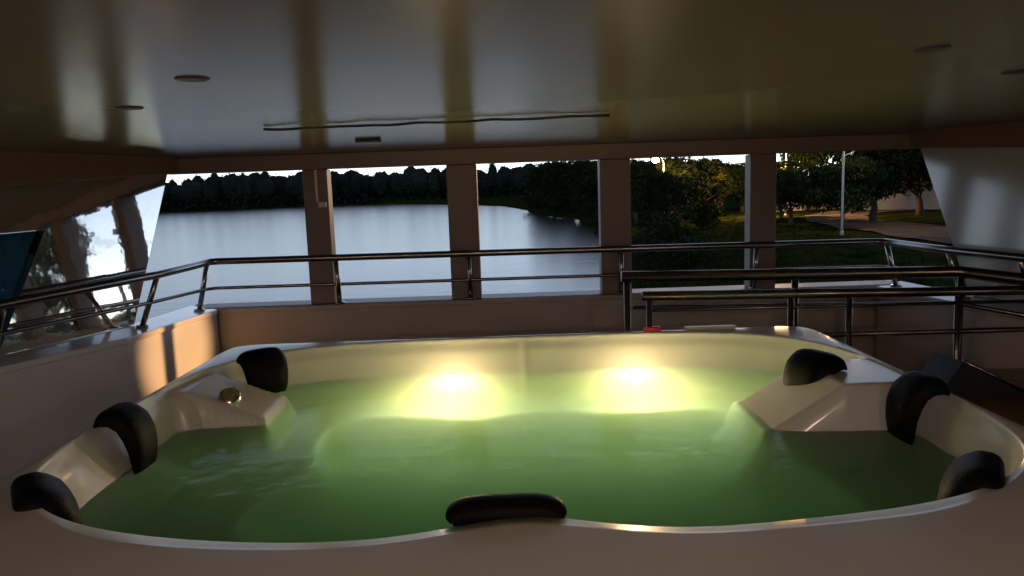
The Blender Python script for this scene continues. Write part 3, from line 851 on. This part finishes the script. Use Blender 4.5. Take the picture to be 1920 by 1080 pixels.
# headrests
def headrest_mesh(W, T=.055, over=.05, drop=.15):
    pv = []
    path = [(over, .004), (over*.5, .012), (0, .010), (-.025, -.008), (-.04, -.04), (-.05, -.08), (-.058, -drop)]
    def pt(s):
        k = s * (len(path) - 1); i = min(int(k), len(path) - 2); t = k - i
        return Vector((path[i][0] + (path[i+1][0]-path[i][0])*t, path[i][1] + (path[i+1][1]-path[i][1])*t))
    NU, NV = 26, 26
    def vert(u, s, side):
        p = pt(s); d = (pt(min(1, s+.03)) - pt(max(0, s-.03))).normalized(); nr = Vector((d.y, -d.x))   # outward (up / inward)
        if nr.y < 0 and s < .4: nr = -nr
        vv = 2 * s - 1
        e = max(0, 1 - abs(u) ** 4) ** .5 * max(0, 1 - abs(vv) ** 3.5) ** .5
        wd = W / 2 * (1 - .20 * s * s) * (1 - .12 * (abs(vv) ** 6))
        th = T * e * (1.0 if side > 0 else -.12)
        q = p + nr * th
        return (u * wd, q.x, q.y)
    vs_ = []; fs_ = []
    for side in (1, -1):
        for i in range(NU + 1):
            u = -1 + 2 * i / NU; u = math.sin(u * math.pi / 2)
            for j in range(NV + 1):
                s = .5 - .5 * math.cos(math.pi * j / NV)
                vs_.append(vert(u, s, side))
    n1 = (NU + 1) * (NV + 1)
    for b in (0, n1):
        for i in range(NU):
            for j in range(NV):
                a = b + i * (NV + 1) + j; fs_.append((a, a + 1, a + NV + 2, a + NV + 1))
    return MB().add(vs_, fs_)
import bmesh
def headrest(x, y, z, ang, W, tilt=0, T=.055, over=.05, drop=.15):
    """ang: direction (deg) the sitter faces, i.e. inward normal of the rim"""
    me = headrest_mesh(W, T, over, drop).mesh("headrest")
    b = bmesh.new(); b.from_mesh(me); bmesh.ops.remove_doubles(b, verts=b.verts, dist=.0008); bmesh.ops.recalc_face_normals(b, faces=b.faces); b.to_mesh(me); b.free()
    o = link("headrest", me, M['black_pad'], tub, smooth=True, fix=False)
    o.location = Vector((x, y, z)) - tub.location
    o.rotation_euler = Euler((R(tilt), 0, R(ang + 90)))     # local -y is inward
    return o
HR = [(-1.08, 3.13, .80, -50, .20, 0, .05, .05, .13), (-1.27, 2.33, .80, 0, .175, 0, .045, .05, .17), (-1.18, 1.75, .785, 35, .23, 0, .043, .05, .11), (-.03, 1.575, .785, 90, .27, 0, .036, .05, .11),
      (1.09, 1.69, .78, 147, .23, 0, .04, .05, .10), (1.32, 2.36, .80, 180, .175, 0, .05, .05, .18), (1.12, 2.71, .80, 205, .22, 0, .055, .05, .18)]
for h in HR: headrest(*h)

# small things on the far rim
tag(MB().tube([(.62, 3.50, .806), (.70, 3.50, .806)], [.016, .02], 10).build("soap_bottle", M['pink'], smooth=True), "small pink bottle lying on the far rim of the tub", "bottle")
tag(MB().box((.82, 3.485, .8045), (1.06, 3.525, .816)).build("tray", M['white_plastic'], bevel=.004), "thin white tray lying on the far rim of the tub", "tray")
